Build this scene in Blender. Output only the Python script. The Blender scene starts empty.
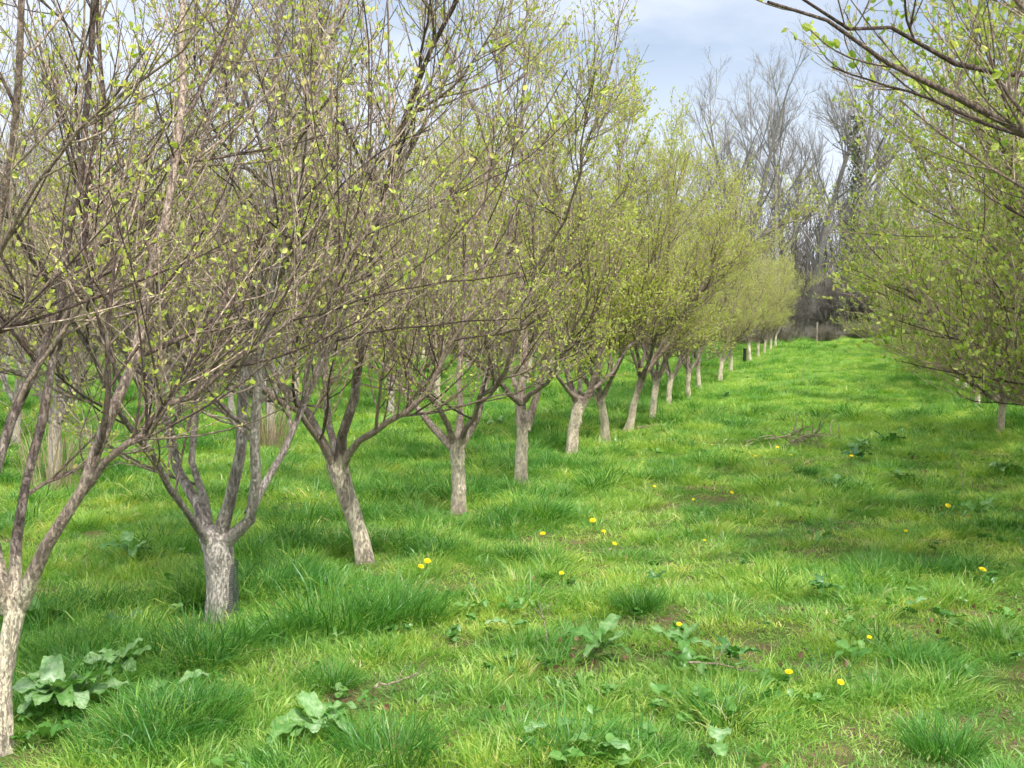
import bpy, math, random
import numpy as np

rng = np.random.default_rng(7)
random.seed(7)
scene = bpy.context.scene
COL = scene.collection
R = math.radians

# ------------------------------------------------------------------ camera numbers
F_PX, W_PX, H_PX, EYE = 1200.0, 1024, 768, 1.6
PITCH = math.atan(49.0 / F_PX)

def at(px, py, D):
    """world point seen along a picture direction at ground distance D"""
    vx = (px - 512.0) / F_PX
    vy = (384.0 - py) / F_PX
    dy = math.cos(PITCH) + vy * math.sin(PITCH)
    dz = -math.sin(PITCH) + vy * math.cos(PITCH)
    k = D / dy
    return np.array([vx * k, D, EYE + dz * k])

# ------------------------------------------------------------------ terrain
_gy = np.array([-60, 0, 18, 22, 25.5, 30, 33, 36, 41, 45, 50, 55, 65, 90, 400], float)
_gz = np.array([0, 0, 0, .02, .09, .20, .31, .45, .68, .84, 1.0, 1.1, 1.2, 1.3, 1.3], float)

def gz(x, y):
    x = np.asarray(x, float); y = np.asarray(y, float)
    z = np.interp(y, _gy, _gz) * .5 + np.interp(y - 1.5, _gy, _gz) * .25 + np.interp(y + 1.5, _gy, _gz) * .25
    z = z + np.clip((y - 32) / 22, 0, 1) * np.clip(x - 10.5, -12, 12) * .05
    b = (np.sin(x * 1.7 + y * .6 + 1) * np.sin(y * 1.3 - x * .4) * .028 +
         np.sin(x * 3.9 + 2) * np.sin(y * 3.1 + x) * .014 + np.sin(x * .5 + 1.2) * np.sin(y * .37) * .05)
    return z + b * np.clip(1.4 - y / 60, .3, 1)

def ground_hit(px, py):
    lo, hi = 1.5, 70.0
    for D in np.arange(2.0, 70, .05):
        p = at(px, py, D)
        if p[2] <= gz(p[0], D):
            return np.array([p[0], D, float(gz(p[0], D))])
    p = at(px, py, 55)
    return np.array([p[0], 55, float(gz(p[0], 55))])

# ------------------------------------------------------------------ object helpers
def tag(o, label=None, cat=None, group=None, kind=None):
    if label: o['label'] = label
    if cat: o['category'] = cat
    if group: o['group'] = group
    if kind: o['kind'] = kind
    return o

def empty(name, loc, rz=0.0, s=1.0):
    o = bpy.data.objects.new(name, None)
    o.empty_display_size = .2
    COL.objects.link(o)
    o.location = loc; o.rotation_euler = (0, 0, rz); o.scale = (s, s, s)
    return o

def link(name, me, parent=None, loc=None, col=None):
    o = bpy.data.objects.new(name, me)
    (col or COL).objects.link(o)
    if parent is not None: o.parent = parent
    if loc is not None: o.location = loc
    return o

def copy_tree(o, loc=None, rz=None, s=None, label=None, group=None):
    c = o.copy(); COL.objects.link(c)
    for ch in o.children:
        d = ch.copy(); COL.objects.link(d); d.parent = c
        for g in ch.children:
            e = g.copy(); COL.objects.link(e); e.parent = d
    if loc is not None: c.location = loc
    if rz is not None: c.rotation_euler = (0, 0, rz)
    if s is not None: c.scale = s if hasattr(s, '__len__') else (s, s, s)
    if label: c['label'] = label
    if group: c['group'] = group
    return c

def mesh_np(name, V, polys, mat, attrs=None, smooth=True):
    """polys: list of (F,k) int arrays"""
    me = bpy.data.meshes.new(name)
    V = np.asarray(V, np.float32).reshape(-1, 3)
    me.vertices.add(len(V)); me.vertices.foreach_set('co', V.ravel())
    polys = [np.asarray(p, np.int32) for p in polys if len(p)]
    loops = np.concatenate([p.ravel() for p in polys])
    tot = np.concatenate([np.full(len(p), p.shape[1], np.int32) for p in polys])
    st = np.concatenate([[0], np.cumsum(tot)[:-1]]).astype(np.int32)
    me.loops.add(len(loops)); me.loops.foreach_set('vertex_index', loops)
    me.polygons.add(len(tot)); me.polygons.foreach_set('loop_start', st)
    me.polygons.foreach_set('use_smooth', np.full(len(tot), smooth, bool))
    for k, v in (attrs or {}).items():
        a = me.attributes.new(k, 'FLOAT', 'POINT'); a.data.foreach_set('value', np.asarray(v, np.float32))
    me.materials.append(mat)
    me.update(calc_edges=True); me.validate()
    return me

# ------------------------------------------------------------------ tubes in batches
def norm(v):
    return v / np.maximum(np.linalg.norm(v, axis=-1, keepdims=True), 1e-9)

class Mesh:
    def __init__(s): s.V = []; s.P = {3: [], 4: []}; s.n = 0; s.a = []; s.b = []
    def add(s, V, quads=None, tris=None, rad=None, tone=None):
        V = V.reshape(-1, 3)
        if quads is not None and len(quads): s.P[4].append(quads + s.n)
        if tris is not None and len(tris): s.P[3].append(tris + s.n)
        s.V.append(V); s.n += len(V)
        s.a.append(np.zeros(len(V)) if rad is None else np.broadcast_to(rad, len(V)) if np.ndim(rad) == 0 else rad)
        s.b.append(np.zeros(len(V)) if tone is None else np.broadcast_to(tone, len(V)) if np.ndim(tone) == 0 else tone)
    def build(s, name, mat, smooth=True):
        pl = [np.concatenate(v) for v in s.P.values() if v]
        return mesh_np(name, np.concatenate(s.V), pl, mat,
                       {'rad': np.concatenate(s.a), 'tone': np.concatenate(s.b)}, smooth)

def tubes(mesh, pts, rad, sides, tone=None, knob=0.0):
    """pts (M,n,3), rad (M,n)"""
    M, n, _ = pts.shape
    T = np.empty_like(pts)
    T[:, 1:-1] = pts[:, 2:] - pts[:, :-2]; T[:, 0] = pts[:, 1] - pts[:, 0]; T[:, -1] = pts[:, -1] - pts[:, -2]
    T = norm(T)
    main = norm(pts[:, -1] - pts[:, 0])
    ref = np.where(np.abs(main[:, 2:3]) < .9, np.array([[0, 0, 1.]]), np.array([[1., 0, 0]]))
    u0 = norm(np.cross(main, ref))[:, None, :]
    U = norm(u0 - (u0 * T).sum(-1, keepdims=True) * T)
    Wv = np.cross(T, U)
    a = np.arange(sides) * 2 * math.pi / sides
    rr = rad[:, :, None] * np.ones(sides)
    if knob:
        k = np.random.default_rng(int(M * 17 + n))
        rr = rr * (1 + knob * k.normal(0, 1, rr.shape))
    V = (pts[:, :, None, :] + rr[..., None] * (np.cos(a)[:, None] * U[:, :, None, :] + np.sin(a)[:, None] * Wv[:, :, None, :]))
    i = np.arange(M)[:, None, None] * n * sides
    j = np.arange(n - 1)[None, :, None] * sides
    k0 = np.arange(sides)[None, None, :]; k1 = (k0 + 1) % sides
    q = np.stack([i + j + k0, i + j + k1, i + j + sides + k1, i + j + sides + k0], -1).reshape(-1, 4)
    if tone is None: tone = rng.random(M)
    mesh.add(V, quads=q, rad=np.repeat(rad.reshape(-1), sides), tone=np.repeat(np.repeat(tone, n), sides))

def march(P, D, L, n, up, wig, kink=0.0):
    M = len(P)
    pts = np.empty((M, n, 3)); pts[:, 0] = P
    step = (L / (n - 1))[:, None]
    d = norm(D); drift = rng.normal(0, wig * .6, (M, 3))
    for i in range(1, n):
        d = norm(d + np.array([0, 0, 1.]) * np.reshape(up, (-1, 1)) / (n - 1) + drift + rng.normal(0, wig, (M, 3)))
        pts[:, i] = pts[:, i - 1] + d * step
    return pts

def spawn(pts, rad, k, t0, t1, a0, a1, L0, L1, n, up, wig, rf, rcap, rtip, lf=.45, stretch=None):
    M, m, _ = pts.shape
    t = np.sort(rng.uniform(t0, t1, (M, k)), axis=1).reshape(-1)
    par = np.repeat(np.arange(M), k)
    f = t * (m - 1); i0 = np.minimum(f.astype(int), m - 2); w = (f - i0)[:, None]
    A = pts[par, i0]; B = pts[par, i0 + 1]
    P = A * (1 - w) + B * w
    T = norm(B - A)
    r = rad[par, i0] * (1 - w[:, 0]) + rad[par, i0 + 1] * w[:, 0]
    rv = norm(rng.normal(0, 1, (len(P), 3)))
    side = norm(rv - (rv * T).sum(-1, keepdims=True) * T)
    ang = rng.uniform(a0, a1, len(P))[:, None]
    D = np.cos(ang) * T + np.sin(ang) * side
    D[:, 2] = np.where(D[:, 2] < -.02, -.4 * D[:, 2] + .04, D[:, 2])
    L = rng.uniform(L0, L1, len(P)) * (1 - lf * t)
    c = march(P, D, L, n, up, wig)
    rs = np.minimum(r * rf, rcap)
    rs = np.maximum(rs, rtip)
    tt = np.linspace(0, 1, n)[None, :]
    return c, rs[:, None] * (1 - tt) + rtip * tt

def leaves(mesh, pts, per, count, size, spread, seed=0, up=.3):
    """leaf clusters along polylines; each leaf is a folded six-point blade"""
    M, m, _ = pts.shape
    k = per
    t = (rng.uniform(.03, 1.0, (M, k)) ** .6).reshape(-1)
    par = np.repeat(np.arange(M), k)
    f = t * (m - 1); i0 = np.minimum(f.astype(int), m - 2); w = (f - i0)[:, None]
    P = pts[par, i0] * (1 - w) + pts[par, i0 + 1] * w
    T = norm(pts[par, i0 + 1] - pts[par, i0])
    P = np.repeat(P, count, 0); T = np.repeat(T, count, 0)
    N = len(P)
    keep = rng.random(N) < .8
    P = P[keep]; T = T[keep]; N = len(P)
    d = norm(T * rng.uniform(.1, 1.0, (N, 1)) + rng.normal(0, 1, (N, 3)) * spread + np.array([0, 0, up]))
    s = rng.normal(0, 1, (N, 3)); s = norm(s - (s * d).sum(-1, keepdims=True) * d + 1e-6)
    nrm = np.cross(d, s)
    L = (size * rng.uniform(.5, 1.25, N))[:, None]; Wd = L * rng.uniform(.24, .36, (N, 1))
    droop = rng.uniform(-.25, .1, (N, 1)) * L
    fold = rng.uniform(.05, .5, (N, 1)) * Wd
    V = np.stack([P, P + d * L * .3 + s * Wd + nrm * fold, P + d * L * .72 + s * Wd * .8 + nrm * (fold + droop * .5),
                  P + d * L + nrm * droop, P + d * L * .72 - s * Wd * .8 + nrm * (fold + droop * .5),
                  P + d * L * .3 - s * Wd + nrm * fold], 1)
    i = np.arange(N)[:, None] * 6
    q = np.concatenate([i + np.array([[0, 1, 2, 3]]), i + np.array([[0, 3, 4, 5]])])
    tone = np.repeat(rng.random(N), 6)
    mesh.add(V, quads=q, rad=0.0, tone=tone)

# ------------------------------------------------------------------ materials
def new_mat(name):
    m = bpy.data.materials.new(name); m.use_nodes = True
    nt = m.node_tree; nt.nodes.clear()
    return m, nt, nt.nodes, nt.links

def ramp(nd, stops, interp='LINEAR'):
    r = nd.new('ShaderNodeValToRGB'); r.color_ramp.interpolation = interp
    els = r.color_ramp.elements
    while len(els) < len(stops): els.new(.5)
    for e, (p, c) in zip(els, stops):
        e.position = p; e.color = (c[0], c[1], c[2], 1) if hasattr(c, '__len__') else (c, c, c, 1)
    return r

def attr(nd, name):
    a = nd.new('ShaderNodeAttribute'); a.attribute_name = name; return a

def mixc(nt, fac, a, b, mode='MIX'):
    m = nt.nodes.new('ShaderNodeMix'); m.data_type = 'RGBA'; m.blend_type = mode
    for s, v in ((m.inputs[0], fac), (m.inputs[6], a), (m.inputs[7], b)):
        if hasattr(v, 'is_output') or isinstance(v, bpy.types.NodeSocket): nt.links.new(v, s)
        elif isinstance(v, tuple): s.default_value = (*v, 1)
        else: s.default_value = v
    return m.outputs[2]

def noise(nt, vec, scale, detail=3, rough=.55, dim='3D'):
    n = nt.nodes.new('ShaderNodeTexNoise'); n.inputs['Scale'].default_value = scale
    n.inputs['Detail'].default_value = detail; n.inputs['Roughness'].default_value = rough
    if vec is not None: nt.links.new(vec, n.inputs['Vector'])
    return n.outputs['Fac']

def bark_mat(name, twig_a, twig_b, limb, pale, trunk_lo=None, trunk_top=.75, lichen=.5):
    m, nt, nd, lk = new_mat(name)
    out = nd.new('ShaderNodeOutputMaterial'); b = nd.new('ShaderNodeBsdfPrincipled')
    tc = nd.new('ShaderNodeTexCoord'); ob = tc.outputs['Object']
    mp = nd.new('ShaderNodeMapping'); lk.new(ob, mp.inputs[0]); mp.inputs['Scale'].default_value = (1, 1, .45)
    tone = attr(nd, 'tone').outputs['Fac']; rad = attr(nd, 'rad').outputs['Fac']
    tw = mixc(nt, tone, twig_a, twig_b)
    rr = ramp(nd, [(.004 / .1, 0), (.022 / .1, 1)])
    dv = nd.new('ShaderNodeMath'); dv.operation = 'MULTIPLY'; dv.inputs[1].default_value = 10; lk.new(rad, dv.inputs[0])
    lk.new(dv.outputs[0], rr.inputs[0])
    lm_ = mixc(nt, tone, tuple(v * .55 for v in limb), tuple(v * 1.7 for v in limb))
    c = mixc(nt, rr.outputs[0], tw, lm_)
    n1 = noise(nt, mp.outputs[0], 16, 5, .65)
    r1 = ramp(nd, [(.46, 0), (.62, 1)]); lk.new(n1, r1.inputs[0])
    lf = nd.new('ShaderNodeMath'); lf.operation = 'MULTIPLY'; lk.new(r1.outputs[0], lf.inputs[0])
    rr2 = ramp(nd, [(.06, .15), (.3, 1)]); lk.new(dv.outputs[0], rr2.inputs[0])
    lf2 = nd.new('ShaderNodeMath'); lf2.operation = 'MULTIPLY'; lk.new(rr2.outputs[0], lf2.inputs[0]); lf2.inputs[1].default_value = lichen
    lk.new(lf2.outputs[0], lf.inputs[1])
    c = mixc(nt, lf.outputs[0], c, pale)
    n2 = noise(nt, mp.outputs[0], 55, 4, .7)
    r2 = ramp(nd, [(.36, .45), (.58, 1.15)]); lk.new(n2, r2.inputs[0])
    if trunk_lo:
        sep = nd.new('ShaderNodeSeparateXYZ'); lk.new(ob, sep.inputs[0])
        n3 = noise(nt, ob, 7, 3)
        ad = nd.new('ShaderNodeMath'); ad.operation = 'MULTIPLY_ADD'; lk.new(n3, ad.inputs[0]); ad.inputs[1].default_value = .3
        lk.new(sep.outputs[2], ad.inputs[2])
        r3 = ramp(nd, [(trunk_top + .08, 1), (trunk_top + .2, 0)]); lk.new(ad.outputs[0], r3.inputs[0])
        n4 = noise(nt, mp.outputs[0], 6.5, 7, .7); r4 = ramp(nd, [(.44, 1), (.50, .75), (.60, .05)]); lk.new(n4, r4.inputs[0])
        mm = nd.new('ShaderNodeMath'); mm.operation = 'MULTIPLY'; lk.new(r3.outputs[0], mm.inputs[0]); lk.new(r4.outputs[0], mm.inputs[1])
        c = mixc(nt, mm.outputs[0], c, trunk_lo)
    c = mixc(nt, .5, c, r2.outputs[0], 'MULTIPLY')
    mp2 = nd.new('ShaderNodeMapping'); lk.new(ob, mp2.inputs[0]); mp2.inputs['Scale'].default_value = (1, 1, .3)
    nf = noise(nt, mp2.outputs[0], 90, 5, .8); rf_ = ramp(nd, [(.38, .35), (.50, 1.12)]); lk.new(nf, rf_.inputs[0])
    ff = ramp(nd, [(.03, 0), (.35, .38)]); lk.new(dv.outputs[0], ff.inputs[0])
    c = mixc(nt, ff.outputs[0], c, rf_.outputs[0], 'MULTIPLY')
    lk.new(c, b.inputs['Base Color'])
    b.inputs['Roughness'].default_value = .8
    bp = nd.new('ShaderNodeBump'); bp.inputs['Strength'].default_value = 1; bp.inputs['Distance'].default_value = .02
    sm = nd.new('ShaderNodeMath'); sm.operation = 'ADD'; lk.new(n2, sm.inputs[0]); lk.new(rf_.outputs[0], sm.inputs[1])
    lk.new(sm.outputs[0], bp.inputs['Height']); lk.new(bp.outputs[0], b.inputs['Normal'])
    lk.new(b.outputs[0], out.inputs[0])
    return m

def leafy_mat(name, stops, trans=.45, tcol=None, rough=.5, world_noise=None, use_random=False, gloss=.06):
    """thin leaf: diffuse + translucent + a little gloss"""
    m, nt, nd, lk = new_mat(name)
    out = nd.new('ShaderNodeOutputMaterial')
    tone = attr(nd, 'tone').outputs['Fac']
    if use_random:
        oi = nd.new('ShaderNodeObjectInfo')
        ad = nd.new('ShaderNodeMath'); ad.operation = 'MULTIPLY_ADD'; lk.new(oi.outputs['Random'], ad.inputs[0]); ad.inputs[1].default_value = .4
        ml = nd.new('ShaderNodeMath'); ml.operation = 'MULTIPLY'; lk.new(tone, ml.inputs[0]); ml.inputs[1].default_value = .6
        lk.new(ml.outputs[0], ad.inputs[2]); tone = ad.outputs[0]
    rp = ramp(nd, stops); lk.new(tone, rp.inputs[0]); c = rp.outputs[0]
    if world_noise:
        g = nd.new('ShaderNodeNewGeometry')
        for sc, lo, hi, ca in world_noise:
            n = noise(nt, g.outputs['Position'], sc, 3)
            r = ramp(nd, [(lo, 0), (hi, 1)]); lk.new(n, r.inputs[0])
            c = mixc(nt, r.outputs[0], c, ca, 'MULTIPLY')
    d = nd.new('ShaderNodeBsdfDiffuse'); lk.new(c, d.inputs[0])
    t = nd.new('ShaderNodeBsdfTranslucent')
    tm = mixc(nt, 1.0, c, tcol or (1.3, 1.25, .6), 'MULTIPLY'); lk.new(tm, t.inputs[0])
    mx = nd.new('ShaderNodeMixShader'); mx.inputs[0].default_value = trans; lk.new(d.outputs[0], mx.inputs[1]); lk.new(t.outputs[0], mx.inputs[2])
    gl = nd.new('ShaderNodeBsdfGlossy'); gl.inputs['Roughness'].default_value = rough; gl.inputs[0].default_value = (.9, 1, .95, 1)
    mg = nd.new('ShaderNodeMixShader'); mg.inputs[0].default_value = gloss; lk.new(mx.outputs[0], mg.inputs[1]); lk.new(gl.outputs[0], mg.inputs[2])
    lk.new(mg.outputs[0], out.inputs[0])
    return m

def plain(name, col, rough=.7, bump=None, var=.25, scale=30):
    m, nt, nd, lk = new_mat(name)
    out = nd.new('ShaderNodeOutputMaterial'); b = nd.new('ShaderNodeBsdfPrincipled')
    tc = nd.new('ShaderNodeTexCoord'); n = noise(nt, tc.outputs['Object'], scale, 4)
    r = ramp(nd, [(.35, 1 - var), (.65, 1 + var)]); lk.new(n, r.inputs[0])
    lk.new(mixc(nt, 1.0, col, r.outputs[0], 'MULTIPLY'), b.inputs['Base Color']); b.inputs['Roughness'].default_value = rough
    lk.new(b.outputs[0], out.inputs[0])
    return m

M_bark = bark_mat('orchard_bark', (.085, .045, .038), (.85, .66, .50), (.33, .245, .20), (.80, .70, .59), (.98, .84, .63), .7)
M_bark_grey = bark_mat('grey_bark', (.085, .048, .04), (.82, .65, .51), (.40, .34, .30), (.68, .62, .55), (.62, .56, .49), .5, .7)
M_wood = bark_mat('woodland_bark', (.26, .235, .215), (.40, .36, .32), (.28, .265, .24), (.42, .41, .36), None, lichen=.4)
M_dark_wood = bark_mat('undergrowth_bark', (.15, .13, .115), (.36, .32, .28), (.20, .18, .16), (.3, .28, .23), None, lichen=.3)
M_leaf = leafy_mat('young_leaf', [(0, (.34, .47, .08)), (.45, (.54, .65, .13)), (.8, (.72, .76, .22)), (1, (.66, .56, .26))], .45, (1.2, 1.15, .6), .5, gloss=.02)
M_leaf_far = leafy_mat('young_leaf_dense', [(0, (.38, .48, .09)), (.45, (.56, .64, .14)), (.8, (.72, .75, .22)), (1, (.62, .53, .26))], .5, (1.2, 1.2, .55), .5, gloss=.04)
M_leaf_right = leafy_mat('young_leaf_green', [(0, (.22, .36, .06)), (.45, (.40, .52, .10)), (.8, (.56, .64, .16)), (1, (.58, .54, .22))], .45, (1.2, 1.15, .6), .5, gloss=.02)
M_grass = leafy_mat('grass_blade', [(0, (.09, .28, .035)), (.3, (.21, .44, .065)), (.65, (.38, .58, .12)), (.86, (.54, .66, .20)), (.93, (.72, .64, .40)), (1, (.74, .64, .44))], .45,
                    (1.2, 1.2, .6), .4, world_noise=[(.35, .42, .62, (1.14, 1.05, 1.0)), (1.3, .45, .62, (.5, .72, .72)), (5.0, .48, .64, (1.4, 1.15, 1.2))], use_random=True, gloss=.025)
M_tussock = leafy_mat('tussock_blade', [(0, (.03, .14, .02)), (.5, (.075, .25, .035)), (.93, (.19, .40, .08)), (1, (.5, .46, .24))], .35, (1.2, 1.2, .6), .4,
                      world_noise=[(1.0, .4, .62, (1.2, 1.1, .95))], use_random=True, gloss=.03)
M_dock = leafy_mat('dock_leaf', [(0, (.13, .30, .06)), (.5, (.26, .43, .16)), (1, (.45, .60, .37))], .25, (1.2, 1.3, .5), .4, gloss=.04, world_noise=[(28, .4, .6, (.62, .78, .6)), (75, .5, .62, (.7, .75, .6))])
M_dock_dark = leafy_mat('dark_weed_leaf', [(0, (.04, .13, .03)), (.6, (.09, .25, .045)), (1, (.2, .38, .08))], .3, (1.2, 1.3, .5), .4, gloss=.08)
M_straw = leafy_mat('dry_straw', [(0, (.22, .16, .09)), (1, (.48, .40, .25))], .2, (1, 1, .8), .6, gloss=.03)
M_litter = leafy_mat('dead_leaf', [(0, (.10, .045, .03)), (.6, (.26, .14, .08)), (1, (.45, .33, .2))], .15, (1, .8, .6), .6, gloss=.03)
M_petal = leafy_mat('dandelion_petal', [(0, (.92, .68, .01)), (1, (.95, .80, .03))], .25, (1, 1, .8), .5, gloss=.02)
M_stem = leafy_mat('flower_stem', [(0, (.14, .2, .05)), (1, (.22, .25, .08))], .2, (1, 1, .6), .5, gloss=.05)
M_twig = bark_mat('fallen_twig_bark', (.30, .23, .15), (.62, .52, .36), (.36, .29, .2), (.5, .45, .36))
M_post = plain('weathered_timber', (.24, .2, .16), .85)
M_black = plain('black_plastic', (.012, .012, .013), .45, var=.3)

# ------------------------------------------------------------------ ground
def ground_mat():
    m, nt, nd, lk = new_mat('turf_and_soil')
    out = nd.new('ShaderNodeOutputMaterial'); b = nd.new('ShaderNodeBsdfPrincipled')
    g = nd.new('ShaderNodeNewGeometry'); p = g.outputs['Position']
    n1 = noise(nt, p, 3.0, 6, .65); n2 = noise(nt, p, 40, 4, .7)
    r = ramp(nd, [(.40, (.10, .18, .03)), (.52, (.13, .16, .05)), (.6, (.17, .12, .07)), (.72, (.26, .19, .12))]); lk.new(n1, r.inputs[0])
    r2 = ramp(nd, [(.3, .5), (.7, 1.4)]); lk.new(n2, r2.inputs[0])
    far = nd.new('ShaderNodeSeparateXYZ'); lk.new(p, far.inputs[0])
    mr = nd.new('ShaderNodeMapRange'); mr.inputs[1].default_value = 12; mr.inputs[2].default_value = 26; lk.new(far.outputs[1], mr.inputs[0])
    c = mixc(nt, mr.outputs[0], r.outputs[0], (.15, .27, .04))
    lk.new(mixc(nt, 1.0, c, r2.outputs[0], 'MULTIPLY'), b.inputs['Base Color'])
    b.inputs['Roughness'].default_value = .95; b.inputs['Specular IOR Level'].default_value = .1
    bp = nd.new('ShaderNodeBump'); bp.inputs['Strength'].default_value = .7; bp.inputs['Distance'].default_value = .03
    lk.new(n2, bp.inputs['Height']); lk.new(bp.outputs[0], b.inputs['Normal'])
    lk.new(b.outputs[0], out.inputs[0])
    return m

xs = np.concatenate([np.arange(-400, -30, 10.), np.arange(-30, 30, .25), np.arange(30, 401, 10.)])
ys = np.concatenate([np.arange(-60, -2, 4.), np.arange(-2, 30, .25), np.arange(30, 70, 1.), np.arange(70, 601, 15.)])
X, Y = np.meshgrid(xs, ys)
V = np.stack([X, Y, gz(X, Y)], -1).reshape(-1, 3)
nx, ny = len(xs), len(ys)
I = (np.arange(ny - 1)[:, None] * nx + np.arange(nx - 1)[None, :]).reshape(-1)
ground = link('ground', mesh_np('ground', V, [np.stack([I, I + 1, I + nx + 1, I + nx], -1)], ground_mat()))
tag(ground, kind='structure')

# ------------------------------------------------------------------ orchard trees
N1 = 18
def resample(ctrl, n):
    ctrl = np.asarray(ctrl); seg = np.linalg.norm(np.diff(ctrl, axis=0), axis=1); s = np.concatenate([[0], np.cumsum(seg)])
    t = np.linspace(0, s[-1], n)
    return np.stack([np.interp(t, s, ctrl[:, k]) for k in range(3)], -1)

def limb_path(ctrl, total, up=.35, wig=.05):
    """explicit start (may be a single point + direction) then free growth; N1 points"""
    ctrl = [np.asarray(c, float) for c in ctrl]
    d = norm(ctrl[-1] - ctrl[-2])
    done = sum(np.linalg.norm(b - a) for a, b in zip(ctrl, ctrl[1:]))
    rest = max(total - done, .6)
    ext = march(ctrl[-1][None], d[None], np.array([rest]), 14, np.array([up * 1.5]), wig)[0]
    allp = np.concatenate([np.array(ctrl[:-1]), ext])
    p = resample(allp, N1)
    p[1:-1] += rng.normal(0, .012, (N1 - 2, 3))
    return p

def make_tree(trunk_ctrl, limbs, mat, leaf_mat, leaf_n=(5, 2), leaf_count=3, leaf_size=.034, r_trunk=.09, r_fork=.075,
              dens=1.0, name='orchard_tree', limb_r=None, spread=1.0, upf=1.0, xmax=99., l2cap=.0125):
    """everything in tree-local coordinates; returns Empty with parts"""
    root = empty(name, (0, 0, 0))
    NT = 22
    tp = resample(trunk_ctrl, NT)
    for ax in (0, 1):
        tp[:, ax] += .006 * np.sin(np.linspace(0, rng.uniform(4, 9), NT) + rng.uniform(0, 6)) * np.linspace(0, 1, NT)
    tt = np.linspace(0, 1, NT)
    tr = (r_trunk * (1 - tt) + r_fork * tt) * (1 - .10 * np.sin(np.pi * tt) + .03 * np.sin(tt * 17 + rng.uniform(0, 6)))
    tr *= 1 + .38 * np.exp(-tt / .13)
    top = tp[-1]; dt = norm(tp[-1] - tp[-3])
    capk = np.array([.4, .75, .95]); tp = np.concatenate([tp, top + dt * r_fork * .75 * capk[:, None]]); tr = np.concatenate([tr, r_fork * np.array([.86, .55, .02])])
    tm = Mesh(); tubes(tm, tp[None], tr[None], 20, np.array([.5]), 0)
    Vt = tm.V[0]; ph = rng.uniform(0, 6, 6); az_ = np.tile(np.arange(20) * 2 * math.pi / 20, NT + 3); hz_ = Vt[:, 2]
    lump = .05 * np.sin(2 * az_ + hz_ * 7 + ph[0]) + .035 * np.sin(3 * az_ - hz_ * 11 + ph[1]) + .022 * np.sin(5 * az_ + hz_ * 23 + ph[2]) + rng.normal(0, .012, len(hz_))
    lump += .20 * np.exp(-np.clip(hz_ + .02, 0, 9) / .10) * np.sin(4 * az_ + ph[3])
    for _ in range(5):
        ka, kh = rng.uniform(0, 6.28), rng.uniform(.12, max(top[2], .3))
        lump += .22 * np.exp(-((np.angle(np.exp(1j * (az_ - ka)))) / .42) ** 2 - ((hz_ - kh) / .04) ** 2)
    ctr = np.repeat(tp, 20, 0); tm.V[0] = ctr + (Vt - ctr) * (1 + lump)[:, None]
    link('trunk', tm.build('trunk', mat), root)
    L1p, L1r = [], []
    for i, (p, r0) in enumerate(limbs):
        s = np.linspace(0, 1, N1)
        rr = (r0 * .72 * (1 - s) ** 1.2 + .0042) * (1 + .35 * np.exp(-s / .03)) * (1 + .05 * np.sin(s * 40 + i))
        m = Mesh(); tubes(m, p[None], rr[None], 10, rng.random(1) * .7, .055)
        link('limb', m.build('limb', mat), root)
        L1p.append(p); L1r.append(rr)
    L1p = np.array(L1p); L1r = np.array(L1r)
    tw = Mesh(); S = spread
    def prune(p, r):
        k = ~((p[:, -1, 0] > xmax - .35 * np.clip(p[:, -1, 2] - 4.2, 0, 3)) & (p[:, -1, 2] > 2.6))
        return p[k], r[k]
    a, ar = spawn(L1p, L1r, int(9 * dens), .14, .95, .45, 1.0, .8 * S, 1.8 * S, 12, 1.05 * upf, .085, .6, l2cap, .0028)
    lowk, lowr = spawn(L1p[:, :9], L1r[:, :9], int(3 * dens), .15, .95, .8, 1.3, .8 * S, 1.7 * S, 12, .6 * upf - (.25 if upf < 1 else 0), .05, .45, .0105, .0026)
    a = np.concatenate([a, lowk]); ar = np.concatenate([ar, lowr])
    a, ar = prune(a, ar)
    tubes(tw, a, ar, 6, rng.random(len(a)) ** 1.5 * .6)
    b, br = spawn(a, ar, int(11 * dens), .08, .97, .4, .95, .35 * S, 1.1 * S, 8, .8, .06, .65, .0060, .0019)
    b2, br2 = spawn(L1p, L1r, int(18 * dens), .18, 1, .4, 1.1, .4, 1.1, 8, .7, .035, .5, .0055, .0018)
    b = np.concatenate([b, b2]); br = np.concatenate([br, br2])
    b, br = prune(b, br)
    tubes(tw, b, br, 4, rng.random(len(b)) ** 1.0)
    c, cr = spawn(b, br, int(6 * dens), .05, .98, .5, 1.1, .07, .32, 5, .3, .07, .6, .0035, .0014)
    tubes(tw, c, cr, 3, .35 + .65 * rng.random(len(c)))
    link('branches', tw.build('branches', mat), root)
    lm = Mesh()
    leaves(lm, b, leaf_n[0], leaf_count, leaf_size, .55)
    leaves(lm, c, leaf_n[1], leaf_count, leaf_size, .6)
    link('leaves', lm.build('leaves', leaf_mat, smooth=False), root)
    return root

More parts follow.
